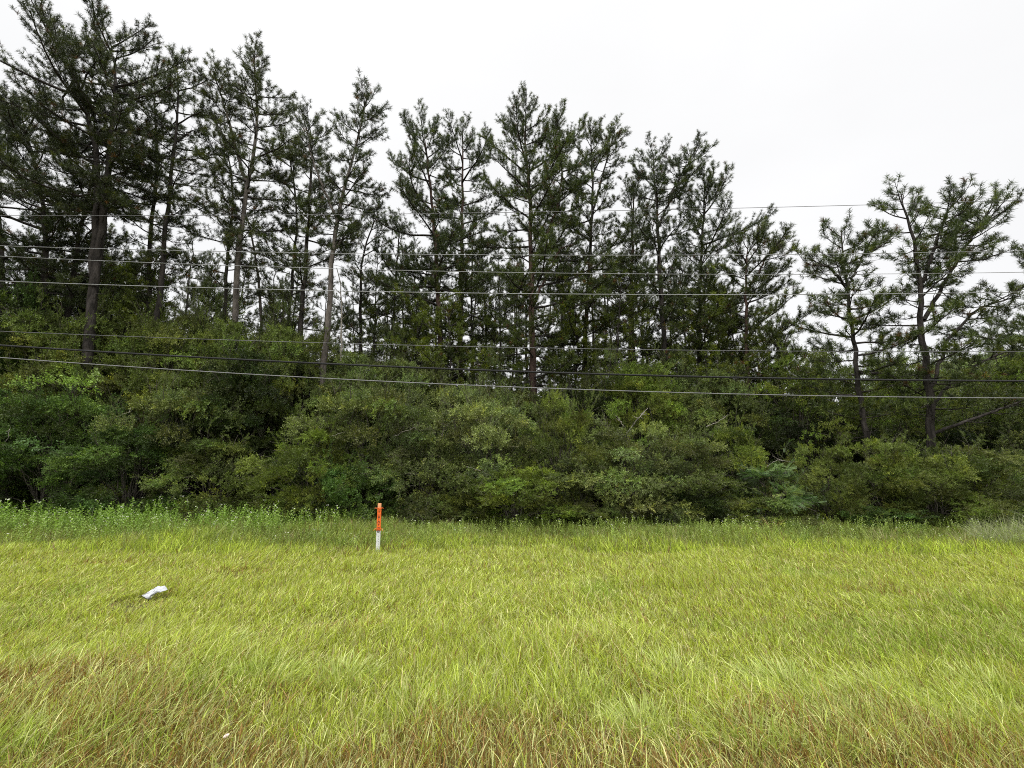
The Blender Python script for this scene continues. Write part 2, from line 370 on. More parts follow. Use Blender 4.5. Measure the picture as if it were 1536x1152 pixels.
# background pines: three prototypes, copied
def copy_tree(o):
    c=o.copy(); C.objects.link(c)
    for ch in o.children:
        d=ch.copy(); C.objects.link(d); d.parent=c
    return c
glab='slim background pine trunk and thin crown standing far back among the centre trees'
protos=[]
bgspec=[(622,430,33),(725,420,32),(905,410,33)]
for u,v,d in bgspec:
    protos.append(pine(glab,d,[([(u,590),(u+4,500),(u-3,v-70)],.15,.42,1.5,34,0)],group='slim background pines',hue=(.95,.95,.9),dens=.85,sides=7))
for k,(u,d,s) in enumerate([(527,31,.8),(575,34,.9),(640,36,1.0),(708,31,.95),(748,30,.9),(762,38,1.05),(775,35,.95),(828,36,1.0),(852,31,.85),
       (863,39,1.0),(917,34,.95),(932,37,.9),(968,33,.95),(1012,32,.9),(1024,38,1.0),(1072,34,.9),(1092,30,.75),(1150,33,.7),(1195,36,.6),(1235,34,.6),
       (470,33,.8),(412,32,.8),(505,37,.9),(300,33,.9),(190,30,.9),(60,32,1.0),(20,28,.9),(110,33,1.1),(280,30,.85),
       (545,27,.78),(600,28,.85),(655,29,.95),(715,28,.95),(790,29,.9),(840,28,.95),(895,29,1.0),(955,28,.9),(1035,28,.85),(1075,29,.8),(1110,28,.7),(395,27,.8),(440,28,.8),(340,28,.85),(260,27,.9),
       (1180,27,.5),(1330,33,.62),(1450,32,.6),(1500,36,.7),(1540,30,.65),(1425,38,.7)]):
    c=copy_tree(protos[k%3]); p=P(u,600,d); c.location=(p[0],d,0); c.rotation_euler=(0,0,k*1.3); c.scale=(s*.95,s*.95,s)
    if u<420: c['label']='slim dark pine standing behind the big left hand pines'; c['group']='slim pines behind the left pines'
    elif u>1280: c['label']='low slim pine behind the spreading right hand pines'; c['group']='slim pines behind the right pines'

# ------------------------------------------------------------------ shrubs
def shrub_meshes(r, h, sprays, leafcol, clumps, per, skirt=.06, csize=.6, open_=0.0, sprscale=1.0, seed_dir=.5, droop=.1, nst=9):
    fo=Acc(); st=Acc()
    # clump centres on a lumpy dome
    n=clumps; az=R.uniform(0,2*math.pi,n); z=R.uniform(skirt,1,n)**.85
    lump=1+.26*np.sin(az*3+R.uniform(0,6))*np.cos(z*6+R.uniform(0,6))+R.normal(size=n)*.15
    prof=np.sqrt(np.maximum(0,1-((z-.38)/.64)**2)); rr=np.where(R.random(n)<.78,R.uniform(.8,1.03,n),R.uniform(.3,.8,n))
    cen=np.stack([np.cos(az)*r*prof*rr*lump,np.sin(az)*r*prof*rr*lump,z*h*np.where(rr<.8,.85,1)*(.93+.07*lump)],1)
    outw=nrm(cen-np.array([0,0,h*.42]))
    cr_=csize*R.uniform(.55,1.5,n)
    ctint=R.uniform(.45,1.95,(n,1))*np.concatenate([R.uniform(.88,1.18,(n,1)),np.ones((n,1)),R.uniform(.8,1.1,(n,1))],1)
    k=np.maximum(8,(per*(cr_/csize)**2).astype(int)); ci=np.repeat(np.arange(n),k); m=len(ci)
    d=rdir(m); d=nrm(d+outw[ci]*.65+UP*.15)
    flat=np.array([1,1,.5])
    pos=cen[ci]+d*flat*(cr_[ci]*R.uniform(.25,1,m)**.5)[:,None]
    hz=outw[ci]*np.array([1,1,.35])+R.normal(size=(n,3))[ci]*.35; sdir=nrm(d*.55+hz*.95+R.normal(size=(m,3))*seed_dir*.8-UP*droop)
    keep=R.random(m)>open_; pos,sdir,ci=pos[keep],sdir[keep],ci[keep]; m=len(ci)
    pos[:,2]=np.maximum(pos[:,2],.12)
    col=np.asarray(leafcol)*ctint[ci]*R.uniform(.75,1.3,(m,1))
    yel=R.random(m)<.1; col[yel]*=np.array([1.45,1.35,.9])
    scatter(fo,sprays,pos-sdir*.2,sdir,R.uniform(.8,1.2,m)*sprscale,col)
    # long shoots past the outline
    q=int(n*2.2); si=R.integers(0,n,q); b=cen[si]+outw[si]*cr_[si][:,None]*.6; dd=nrm(outw[si]+R.normal(size=(q,3))*.5+UP*.35); L=R.uniform(.3,.9,q)
    pth=np.stack([b,b+dd*L[:,None]*.5,b+nrm(dd*1.0+UP*-.15)*L[:,None]],1); tubes(st,pth,np.full((q,3),.006),3)
    lv=int(q*.6)
    for f in (.3,.5,.7,.85,1.0):
        scatter(fo,sprays,(b+(pth[:,2]-b)*f)[:lv],nrm(dd+R.normal(size=(q,3))*.5)[:lv],R.uniform(.45,.7,lv)*sprscale,np.asarray(leafcol)*R.uniform(.9,1.6,(lv,1))*np.ones((lv,3)))
    # stems to the clumps
    pick=R.permutation(n)[:min(n,64)]; B=len(pick)
    th=R.uniform(0,6.28,B); base=np.stack([np.cos(th)*.25,np.sin(th)*.25,np.full(B,-.05)],1)*np.array([r*.5,r*.5,1])
    e=cen[pick]; u=np.linspace(0,1,7)[None,:,None]
    pth=base[:,None]*(1-u)+e[:,None]*u; pth[...,2]+= (np.sin(u[...,0]*math.pi)*.08*h); pth[...,:2]*= (1-.25*np.sin(u*math.pi)); pth[:,1:-1]+=R.normal(size=(B,5,3))*.05
    tubes(st,pth,np.linspace(.026,.006,7)[None]*R.uniform(.5,1.2,(B,1)),4)
    return fo.mesh('foliage'), st.mesh('stems',True)
G=(.105,.135,.040)
SH={
 'a':shrub_meshes(1.9,3.9,SP_SMALL,G,58,32,csize=.62),
 'b':shrub_meshes(1.7,3.4,SP_SMALL,G,50,32,droop=.25,csize=.6),
 'c':shrub_meshes(2.0,3.6,SP_NARROW,G,62,30,csize=.64,seed_dir=.35,droop=-.1),
 'd':shrub_meshes(1.6,2.8,SP_NARROW,G,44,30,csize=.6,seed_dir=.4,droop=-.05),
 'e':shrub_meshes(2.3,6.2,SP_SMALL,G,125,24,skirt=.42,csize=.62),
 'f':shrub_meshes(2.2,6.6,SP_BROAD,G,110,17,skirt=.25,csize=.6,open_=.1),
 'g':shrub_meshes(2.1,5.8,SP_SMALL,G,70,15,skirt=.35,csize=.55,open_=.25),
 'h':shrub_meshes(1.2,1.5,SP_SMALL,G,34,24,csize=.45),
 't':shrub_meshes(1.0,2.2,SP_COMP,G,30,16,csize=.4,seed_dir=.5,droop=.35,sprscale=.62),
}
DIM={'a':(1.9,4.15),'b':(1.7,3.65),'c':(2.0,3.85),'d':(1.6,3.0),'e':(2.3,6.45),'f':(2.2,6.85),'g':(2.1,6.05),'h':(1.2,1.8),'t':(1.0,2.5)}
def shrub(key,u,vtop,hw,depth,mat,label,cat='shrub',group=None,name='shrub',rz=None):
    if 380<u and depth<18.3 and name!='tree': depth-=.75
    if u<480 and 18.5<depth<23 and vtop>450: vtop-=26
    if u>1150 and 18.5<depth<22: vtop-=22
    r,h=DIM[key]; top=P(u,vtop,depth); sx=hw*(.86 if depth<18.5 else .97)*depth/F/r; sz=top[2]/h
    o=empty(name,(top[0],depth,0),R.uniform(0,6.28) if rz is None else rz); o.scale=(sx,sx,sz) 
    tag(o,label,cat,group)
    fo,st=SH[key]
    f=bpy.data.objects.new('foliage',fo); s=bpy.data.objects.new('stems',st)
    for q,mt in ((f,mat),(s,M_twig)):
        C.objects.link(q); q.parent=o
        if not q.data.materials: q.data.materials.append(mt)
        q.material_slots[0].link='OBJECT'; q.material_slots[0].material=mt
    return o
A=shrub
# front row
A('f',22,585,62,16.6,M_leaf_deep,'deep green leafy shrub at the left edge behind the tall weeds')
A('a',105,600,88,17.0,M_leaf_deep,'dark green shrub below the bright lime leaved sprig')
A('b',205,645,78,16.3,M_leaf_deep,'low dark green shrub in front of the left thicket with layered sprays')
A('a',285,590,85,17.3,M_leaf,'tall green shrub right of the bleached twig on the left')
A('b',330,665,70,16.4,M_leaf_olive,'olive tinted shrub hanging over the weeds left of the dark hollow')
A('e',390,560,80,18.8,M_leaf_shade,'dark shrub behind the dark hollow left of the marker stake')
A('c',478,648,75,16.8,M_leaf_yellow,'yellow green feathery shrub left above the marker stake')
A('h',445,748,32,15.7,M_leaf_olive,'small olive bush low in front of the dark hollow')
A('a',560,590,95,17.6,M_leaf,'rounded green shrub directly behind the marker stake')
A('h',540,700,60,16.2,M_leaf_deep,'low deep green bush just left of the marker stake')
A('b',640,655,72,16.6,M_leaf,'mid green shrub just right of the marker stake')
A('h',672,738,42,15.8,M_leaf_olive,'small pale olive bush low between the stake and the centre')
A('a',730,610,85,17.5,M_leaf_grey,'dull green shrub with a twiggy top near the centre')
A('d',770,705,78,16.0,M_leaf_yellow,'low spreading yellow green shrub with stiff upright sprays at the centre')
A('c',835,598,72,17.4,M_leaf_olive,'rounded olive mound shrub right at the foot of the big centre pine')
A('b',868,690,60,16.3,M_leaf,'mid green shrub low below the olive mound')
A('h',895,762,36,15.6,M_leaf_olive,'tiny olive bush at the weed edge right of the centre')
A('c',948,640,90,17.0,M_leaf_grey,'large pale grey green feathery shrub right of centre')
A('a',1020,660,72,16.8,M_leaf,'full green shrub right beside the pale grey green one')
A('h',1035,735,55,16.2,M_leaf_shade,'dark low bush under the full green shrub')
A('b',1095,645,52,17.6,M_leaf_yellow,'yellow topped shrub behind the blue green compound leaved bush')
A('t',1150,688,48,16.4,M_leaf_teal,'blue green bush of drooping compound leaves right of centre','bush',name='compound_leaf_bush')
A('h',1140,745,52,15.9,M_leaf_olive,'low dark olive bush beneath the compound leaved bush')
A('c',1228,670,55,16.6,M_leaf_olive,'smooth olive shrub between the compound leaved bush and the open crowned pine')
A('c',1322,664,75,16.4,M_leaf_olive,'broad olive shrub at the foot of the open crowned pine')
A('d',1385,688,70,16.0,M_leaf_olive,'sloping olive shrub below the spreading right hand pine')
A('h',1318,760,46,15.5,M_leaf_deep,'small deep green leafy bush at the weed edge on the right')
A('d',1465,674,75,16.6,M_leaf,'dark rounded shrub right of the spreading pine trunk')
A('b',1545,650,60,17.2,M_leaf,'shrub cut by the right edge of the photo')
A('h',1500,745,45,15.8,M_leaf_olive,'low bush beside the grey weeds at the right edge')
# second row
A('f',15,425,70,19.5,M_leaf_deep,'vine covered broadleaf tree at the left edge, higher than the shrubs','tree',name='small_tree')
A('f',95,405,60,22.5,M_leaf_shade,'shadowed broadleaf tree filling in behind the thick forked pine','tree',name='small_tree')
A('f',205,395,55,23.5,M_leaf_shade,'shadowed tree between the slender pine and the forked pine','tree',name='small_tree')
A('e',110,500,85,19.6,M_leaf_olive,'tall olive shrub in front of the thick forked pine')
A('f',200,470,75,21.5,M_leaf_olive,'tall leafy shrub right behind the thick forked pine')
A('e',275,505,80,19.8,M_leaf_olive,'tall shrub between the forked pine and the pale curving pine')
A('g',330,470,65,22.5,M_leaf,'wispy tall shrub at the foot of the pale curving pine')
A('e',375,515,75,20.2,M_leaf_olive,'olive shrub top in front of the leaning bare pine base')
A('e',455,522,75,20.0,M_leaf_olive,'tall olive shrub left of the long bare pale trunk')
A('e',545,535,72,20.4,M_leaf,'tall green shrub right of the long bare pale trunk')
A('e',625,545,65,21.0,M_leaf_grey,'tall shrub in front of the double topped pines')
A('a',700,585,65,20.5,M_leaf_grey,'brownish tangled shrub at the foot of the double topped pines')
A('a',765,592,55,21.0,M_leaf,'dark shrub left of the big centre trunk')
A('a',870,590,60,21.0,M_leaf_shade,'dark shrub behind the olive mound')
A('e',955,545,62,20.5,M_leaf_yellow,'tall yellow green shrub top under the reddish trunked pine')
A('g',1000,540,50,21.5,M_leaf_grey,'thin grey green shrub at the foot of the two topped pine')
A('e',1060,560,65,20.5,M_leaf,'dark tall shrub under the pine that slopes down right')
A('e',1125,590,60,20.2,M_leaf_shade,'dark tall shrub behind the yellow topped one')
A('g',1190,560,70,19.5,M_leaf_yellow,'see through yellow green small tree left of the open crowned pine','tree',name='small_tree')
A('g',1250,600,60,20.5,M_leaf,'open green small tree behind the open crowned pine','tree',name='small_tree')
A('g',1340,590,60,20.0,M_leaf_yellow,'thin leafed small tree between the two right hand pines','tree',name='small_tree')
A('g',1440,575,70,20.5,M_leaf,'open leafy small tree right behind the spreading pine','tree',name='small_tree')
A('f',1520,560,60,20.0,M_leaf_yellow,'light green leafy small tree at the right edge','tree',name='small_tree')
A('f',1215,520,55,22.5,M_leaf,'mid green small tree filling the gap left of the open crowned pine','tree',name='small_tree')
A('f',1335,535,50,22.5,M_leaf_olive,'small leafy tree behind and between the two right hand pines','tree',name='small_tree')
A('g',1590,520,60,21.0,M_leaf,'leafy small tree just off the right edge','tree',name='small_tree')
for u_,v_,d_,l_ in ((165,438,20.3,'wispy sapling rising from the left thicket beside the thick forked pine'),(310,455,20.6,'wispy sapling left of the pale curving pine base'),(420,478,20.8,'wispy sapling above the left thicket before the long bare trunk'),(590,508,21,'wispy sapling right of the long bare trunk'),(730,535,21.2,'thin leafed sapling left of the big centre trunk'),(905,528,21,'thin leafed sapling before the thick reddish trunk')):
    A('g',u_,v_,34,d_,M_leaf,l_,'sapling',name='sapling')
# vine tangle / shade-coloured understory closing the gaps behind
for k,(u,v,d) in enumerate([(-60,480,23),(60,505,24),(150,520,24),(240,525,24),(330,530,25),(420,545,25),(510,555,25),(600,565,26),(680,580,25),(760,592,26),
      (840,590,26),(920,585,25),(1000,570,26),(1080,575,25),(1160,595,25),(1240,610,24),(1320,600,25),(1400,600,24),(1480,590,25),(1570,580,25)]):
    A(['e','a'][k%2],u,v,62,d,M_leaf_shade,'shadowy understory bush behind the front shrubs',group='understory bushes behind the front shrubs')
for k,(u,v,d,hw) in enumerate([(-140,440,19,90),(-250,430,20,100),(1680,540,19,90),(1800,540,19,90)]):
    A('e',u,v,hw,d,M_leaf,'tall shrub continuing the thicket beyond the frame',group='thicket beyond the frame')
for k in range(19):
    A(['b','a'][k%2],-60+k*92+R.uniform(-15,15),672+R.uniform(-20,20),62,19.2+R.uniform(-.4,.6),M_leaf_shade,'low dark bush in the shade between the shrub rows',group='low bushes in the shade of the thicket')
# far wood behind the gaps on the right and left
for k,(u,v,d,hw) in enumerate([(1300,590,60,60),(1360,560,70,60),(1415,540,66,55),(1470,532,72,60),(1525,528,62,60),(1590,520,68,70),(1220,600,70,60),(1120,605,72,60),
      (1030,600,75,60),(930,596,72,60),(840,592,76,60),(740,590,74,60),(640,585,72,60),(540,575,70,60),(440,560,70,60),(330,540,72,60),(200,520,70,80),(60,500,66,80),(-60,490,66,80)]):
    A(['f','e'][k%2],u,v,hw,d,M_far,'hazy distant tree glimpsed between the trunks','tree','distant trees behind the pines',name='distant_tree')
# bright sprigs
def sprig(label,u,v,d,n,hw,mat,sprays,col,name='leafy_sprig'):
    a=Acc(); s=Acc(); c=P(u,v,d); m=n
    x=R.uniform(-hw,hw,m); z=-.35*(x/hw)**2*hw*.6+R.normal(size=m)*.06; pos=np.stack([x,R.uniform(-.3,.2,m),z],1)
    dr=nrm(np.stack([x*.7,R.uniform(-.8,.1,m),np.full(m,.15)],1)+R.normal(size=(m,3))*.25)
    scatter(a,sprays,pos,dr,R.uniform(.7,1.0,m),np.asarray(col)*R.uniform(.8,1.2,(m,1))*np.ones((m,3)))
    for k in range(0,m,4):
        p=np.linspace(np.array([x[k]*.2,.8,-1.0]),pos[k],5); p[1:-1]+=R.normal(size=(3,3))*.03; tubes(s,p[None],np.linspace(.012,.004,5)[None],4)
    o=empty(name,c); tag(o,label,'branch'); ob('foliage',a.mesh('foliage'),mat,o); ob('stem',s.mesh('stem',True),M_twig,o)
sprig('bright lime green leafy sprig on top of the left thicket',86,575,15.6,36,1.1,M_leaf,SP_BROAD,(.24,.36,.07))
sprig('small pale lime sprig right of the large bright one',153,570,15.6,5,.12,M_leaf,SP_BROAD,(.3,.4,.13))
sprig('light green sprig low on the left thicket',70,668,15.2,14,.6,M_leaf,SP_BROAD,(.13,.22,.08))
sprig('yellow green sprig standing out above the feathery shrubs right of centre',1060,635,15.9,14,.5,M_leaf,SP_SMALL,(.2,.24,.06))
# bare bleached branches
def dead(label,pts,d,r=.014,forks=3):
    q=resample([P(u,v,d+dd) for u,v,dd in pts],12); b=q[0].copy(); a=Acc(); q=q-b; q[1:-1]+=R.normal(size=(10,3))*.015
    tubes(a,q[None],np.linspace(r,r*.35,12)[None],5)
    for k in range(forks):
        i=R.integers(3,11); dr=nrm(q[min(i+1,11)]-q[i-1]+R.normal(size=3)*.7); L=R.uniform(.15,.4)
        p=np.stack([q[i],q[i]+dr*L*.5,q[i]+dr*L+UP*.04]); tubes(a,p[None],np.array([[r*.5,r*.35,r*.2]]),4)
    o=ob('dead_branch',a.mesh('dead_branch',True),M_dead); o.location=b; tag(o,label,'branch')
dead('pale forked dead branch poking out of the left thicket',[(150,635,.8),(178,625,0),(198,616,-.3)],15.6,.014,4)
dead('pale straight dead twig above the yellow green feathery shrub',[(478,664,.3),(495,656,0),(515,648,-.2)],15.4)
dead('thin dead twig reaching right above the marker stake',[(590,655,.4),(605,648,0),(625,640,-.2)],15.6)
dead('short pale twig upright near the centre of the thicket',[(662,662,.3),(663,652,0),(666,645,0)],15.6,.014,1)
dead('forked dead branch above the low spreading centre shrub',[(700,700,.4),(725,708,0),(742,726,-.2)],15.2,.013,4)
dead('curved dead branch rising over the grey green shrub',[(940,650,.5),(955,630,0),(972,612,.2)],17.2,.028,5)
dead('hooked dead twig over the grey green shrub',[(936,640,0),(928,628,0),(922,622,0)],16.4,.018,2)
dead('dark arching dead branch left of the compound leaved bush',[(1060,640,.3),(1080,632,0),(1092,622,0)],16.6,.015,3)
dead('arched grey twig over the compound leaved bush',[(1150,700,.2),(1168,690,0),(1192,692,-.1)],15.7,.013,2)
dead('leaning bare stem at the left edge of the thicket',[(4,680,.2),(10,660,0),(16,640,0)],15.3,.016,2)
dead('thin curved bare sapling right beside the long pale trunk',[(511,545,0),(513,470,0),(511,430,0),(505,402,0)],20,.05,3)
# ------------------------------------------------------------------ ground
def vnoise(x,y,s,seed=0):
    x=x/s+seed*17.3; y=y/s+seed*9.1; xi=np.floor(x).astype(np.int64); yi=np.floor(y).astype(np.int64); fx=x-xi; fy=y-yi
    fx=fx*fx*(3-2*fx); fy=fy*fy*(3-2*fy)
    def h(a,b): n=(a*374761393+b*668265263+seed*1442695)&0xffffffff; n=((n^(n>>13))*1274126177)&0xffffffff; return ((n^(n>>16))&0xffff)/65535.
    return (h(xi,yi)*(1-fx)+h(xi+1,yi)*fx)*(1-fy)+(h(xi,yi+1)*(1-fx)+h(xi+1,yi+1)*fx)*fy
def fbm(x,y,s,seed=0): return (vnoise(x,y,s,seed)+.5*vnoise(x,y,s/2.1,seed+1)+.25*vnoise(x,y,s/4.3,seed+2))/1.75
def gz(x,y): return .07*(fbm(x,y,2.2,5)-.5)*np.clip((40-np.abs(y))/10,0,1)
def ground():
    xs=np.concatenate([[-1500,-600,-200,-80],np.linspace(-45,45,181),[80,200,600,1500]]); ys=np.concatenate([[-1500,-300,-60],np.linspace(-6,40,93),[80,200,600,1500]])
    X,Y=np.meshgrid(xs,ys); Z=gz(X,Y); inb=(np.abs(X)<=45)&(Y>=-6)&(Y<=40); Z=np.where(inb,Z,-.05)
    v=np.stack([X,Y,Z],-1).reshape(-1,3); w=len(xs); h=len(ys); i,j=np.meshgrid(np.arange(w-1),np.arange(h-1)); a=(j*w+i).ravel()
    t=np.concatenate([np.stack([a,a+1,a+w+1],1),np.stack([a,a+w+1,a+w],1)]); ac=Acc(); ac.add(v,t,(1,1,1)); return ac.mesh('ground',True)
m,nt,N,L=new_mat('ground soil and thatch'); out=N.new('ShaderNodeOutputMaterial'); p=N.new('ShaderNodeBsdfPrincipled'); p.inputs['Roughness'].default_value=.95; p.inputs['Specular IOR Level'].default_value=.1
tc=N.new('ShaderNodeTexCoord'); n1=N.new('ShaderNodeTexNoise'); n1.inputs['Scale'].default_value=.9; n1.inputs['Detail'].default_value=8
n2=N.new('ShaderNodeTexNoise'); n2.inputs['Scale'].default_value=35; n2.inputs['Detail'].default_value=4
r1=N.new('ShaderNodeValToRGB'); r1.color_ramp.elements[0].color=(.05,.04,.018,1); r1.color_ramp.elements[1].color=(.12,.105,.03,1); r1.color_ramp.elements[0].position=.35; r1.color_ramp.elements[1].position=.65
mx=N.new('ShaderNodeMix'); mx.data_type='RGBA'; mx.blend_type='MULTIPLY'; mx.inputs[0].default_value=.7
r2=N.new('ShaderNodeValToRGB'); r2.color_ramp.elements[0].color=(.35,.35,.35,1); r2.color_ramp.elements[1].position=.7
for n in (n1,n2): L.new(tc.outputs['Object'],n.inputs[0])
L.new(n1.outputs[0],r1.inputs[0]); L.new(n2.outputs[0],r2.inputs[0]); L.new(r1.outputs[0],mx.inputs[6]); L.new(r2.outputs[0],mx.inputs[7]); L.new(mx.outputs[2],p.inputs['Base Color']); L.new(p.outputs[0],out.inputs[0])
tag(ob('ground',ground(),m),kind='structure')

# ------------------------------------------------------------------ grass
LITTER=P(226,896,6.55)
def edge(x): return 10.0+1.1*(vnoise(x,x*0,3.0,3)-.5)+.5*(vnoise(x,x*0,.9,4)-.5)-.03*x*(x>0)
def blades(acc,x,y,h,w,az,lean,col,basecol):
    n=len(x); z=gz(x,y); b=np.stack([x,y,z-.01],1)
    ld=np.stack([np.cos(az),np.sin(az),np.zeros(n)],1); face=R.uniform(0,math.pi,n); s=np.stack([np.cos(face),np.sin(face)*.6,np.zeros(n)],1)*(w*.5)[:,None]
    def pt(t): return b+ld*(lean*h*t**1.8)[:,None]+UP*(h*(t-.28*np.minimum(lean,1.3)*t*t*t))[:,None]
    p1,p2,p3=pt(.38),pt(.74),pt(1.0)
    v=np.stack([b-s*.8,b+s*.8,p1-s,p1+s,p2-s*.75,p2+s*.75,p3],1)
    t=np.array([[0,1,3],[0,3,2],[2,3,5],[2,5,4],[4,5,6]])[None]+(np.arange(n)*7)[:,None,None]
    c=np.stack([basecol,basecol,col,col,col,col,col*1.08],1)
    acc.add(v,t,c)
def zone(y0,y1,dens):
    w=lambda y:1.3*y+2.3
    area=(y1-y0)*2*w((y0+y1)/2); n=int(area*dens); y=np.sqrt(R.uniform(y0*y0,y1*y1,n)); x=R.uniform(-1,1,n)*w(y); return x,y
GREEN=np.array([.17,.28,.035]); YG=np.array([.425,.505,.066]); STRAW=np.array([.6,.54,.24]); RED=np.array([.26,.16,.05]); PALE=np.array([.56,.6,.22])
def mixc(x,y):
    n=len(x); a=fbm(x,y,1.7,21); b=fbm(x,y,.8,31); r=R.random(n)
    near=np.clip((3.7+.55*np.clip(-x-1.2,0,1)+.5*(vnoise(x,y,.7,45)-.5)-y)/.6,0,1)
    g=np.clip((a-.60)*4,0,.5)[:,None]; c=YG*(1-g)+GREEN*g*1.25
    br=np.clip((fbm(x,y*1.6,1.3,41)-.70+.48*near+.03*np.clip((7.2-y)/1,0,1))*5,0,1)
    rr=r<(.05+.40*br); c=np.where(rr[:,None],RED*R.uniform(.7,1.5,(n,1)),c)
    st=(r>.86-.12*near)&~rr; c=np.where(st[:,None],STRAW*R.uniform(.6,1.1,(n,1)),c)
    pl=(r>.56)&(r<.56+.22+.08*near); c=np.where(pl[:,None],PALE*R.uniform(.8,1.1,(n,1)),c)
    return c*R.uniform(.5,1.4,(n,1)), b
acc=Acc()
for y0,y1,dens,wd in ((2.1,3.6,4300,.0058),(3.6,5.5,3400,.0068),(5.5,8.0,2500,.0088),(8.0,11.2,1700,.0115)):
    x,y=zone(y0,y1,dens)
    k=(y<edge(x)+R.uniform(-.25,.25,len(x))); x,y=x[k],y[k]
    c,b=mixc(x,y); n=len(x)
    tall=np.clip((fbm(x,y,1.1,51)-.45)*4,0,1)
    h=(.10+.09*tall+.04*b)*R.uniform(.5,1.45,n)*np.where(y>9,1.15,1)
    h=h*np.where(y>5,.88,1); cup=np.hypot((x-LITTER[0]),(y-LITTER[1]+.16)); h=np.where(cup<.38,h*.28,h)
    wind=vnoise(x,y,1.5,61)
    lx=-.30*np.tanh(x/2.5)+R.normal(size=n)*.34; ly=R.normal(size=n)*.32-.04
    lean=np.hypot(lx,ly)*(.8+.7*wind)
    blades(acc,x,y,h,wd*R.uniform(.7,1.3,n),np.arctan2(ly,lx),lean,c,c*.6+np.array([.22,.16,.06])*.4)
# arching tussocks in the foreground
for u,v,s,n in [(235,1040,.5,420),(150,1060,.35,260),(400,1030,.5,360),(60,1010,.35,240),(10,1070,.3,200),(640,1075,.5,420),(690,1040,.4,300),(520,1030,.4,260),(860,1060,.5,340),(1010,1030,.5,360),(1180,1040,.5,380),(1340,1060,.55,480),(1430,1100,.5,420),(1480,1040,.4,300),(1240,1085,.4,320),(960,1110,.35,260),(1120,1120,.4,260),(760,990,.4,240),(330,985,.4,220),(1400,1130,.6,420),(1310,1115,.5,380),(1500,1090,.6,420),(1230,1130,.4,260)]:
    d=CAMZ/math.tan(math.atan((v-576)/F)-PITCH); c0=P(u,v,d); th=R.uniform(0,6.28,n); rr=s*.55*R.uniform(0,1,n)**.6
    x=c0[0]+np.cos(th)*rr; y=d+np.sin(th)*rr; g=R.random((n,1)); c=(PALE*g+np.array([.3,.4,.07])*(1-g))*R.uniform(.8,1.25,(n,1))
    h=R.uniform(.11,.25,n); lx=np.cos(th)*.5-.45*math.tanh(c0[0]/2)+R.normal(size=n)*.25; ly=np.sin(th)*.5+R.normal(size=n)*.25
    blades(acc,x,y,h,np.full(n,.0075)*R.uniform(.7,1.3,n),np.arctan2(ly,lx),np.hypot(lx,ly)*R.uniform(.6,1.3,n),c,c*.7)
go=ob('meadow_grass',acc.mesh('meadow_grass'),M_grass); tag(go,'yellow green roadside grass with straw and reddish patches','grass',kind='stuff')
# taller weeds band
wa=Acc(); x,y=zone(9.0,18.0,520); k=(y>edge(x)-.3+R.uniform(-.2,.3,len(x))); x,y=x[k],y[k]; n=len(x)
dist=np.clip((y-edge(x))/4.5,0,1); f=fbm(x,y,1.6,71)
mixw=np.clip((y-edge(x))/2.6+(fbm(x,y,.9,75)-.5)*1.6,0,1)[:,None]; g=YG*.95*(1-mixw)+np.array([.205,.25,.05])*mixw; c=g*(.6+.8*f[:,None])*R.uniform(.45,1.5,(n,1)); q=R.random(n); c=np.where((q<.16)[:,None],np.array([.27,.28,.11])*R.uniform(.7,1.2,(n,1)),c); c=np.where(((q>.95)|((q>.75)&(np.hypot(x+2.9,y-10.3)<.9)))[:,None],np.array([.2,.1,.04]),c)
h=(.12+.16*dist+.22*np.clip(f*1.6-.4,0,1))*R.uniform(.6,1.4,n)*(1-.45*np.clip((x+4.5)/2,0,1)*dist); lx=R.normal(size=n)*.35-.1*np.tanh(x/4); ly=R.normal(size=n)*.35
blades(wa,x,y,h,.011*R.uniform(.7,1.5,n),np.arctan2(ly,lx),np.hypot(lx,ly),c,c*.7)
for k_ in range(110):
    if k_<80: cx=R.uniform(-15,18); cy=edge(np.array([cx]))[0]+R.uniform(.3,5.0); n_=int(R.uniform(25,60)); hh=R.uniform(.28,.55); cc_=[np.array([.3,.36,.08]),np.array([.16,.24,.05]),np.array([.34,.32,.14]),np.array([.26,.17,.07])][R.choice(4,p=[.4,.3,.2,.1])]
    else: q_=P(R.uniform(1465,1600),800,R.uniform(10.5,13.5)); cx,cy=q_[0],q_[1]; n_=45; hh=R.uniform(.4,.72); cc_=np.array([.3,.32,.17])
    th=R.uniform(0,6.28,n_); rr=.16*R.random(n_); cl=cc_*R.uniform(.6,1.3,(n_,1))
    blades(wa,cx+np.cos(th)*rr,cy+np.sin(th)*rr,hh*R.uniform(.5,1.2,n_),np.full(n_,.009),th,R.uniform(.1,.9,n_),cl,cl*.7)
def forb(h=.5,n=16,flower=0,ll=.06,lw=.028):
    V=[];T=[];K=[]
    for i in range(3):
        a=np.array([0,0,h*i/3]); b=np.array([0,0,h*(i+1)/3]); s=np.array([.0035,.001,0]); k=len(V); V+=[a-s,a+s,b+s,b-s]; T+=[[k,k+1,k+2],[k,k+2,k+3]]; K+=[0]*4
    for j in range(n):
        z=h*(.15+.85*(j+.5)/n); th=j*2.4; d=nrm(np.array([math.cos(th),math.sin(th),.55])); leafgeo(V,T,np.array([0,0,z]),d,np.array([0,0,1.]),ll*R.uniform(.7,1.3)*(1.2-.5*z/h),lw); K+=[0]*4
    for j in range(flower):
        z=h*R.uniform(.8,1.08); th=R.uniform(0,6.28); d=nrm(np.array([math.cos(th),math.sin(th),.9])); leafgeo(V,T,np.array([math.cos(th)*.01,math.sin(th)*.01,z]),d,nrm(R.normal(size=3)),.025,.02); K+=[2]*4
    return np.array(V),np.array(T),np.array(K)
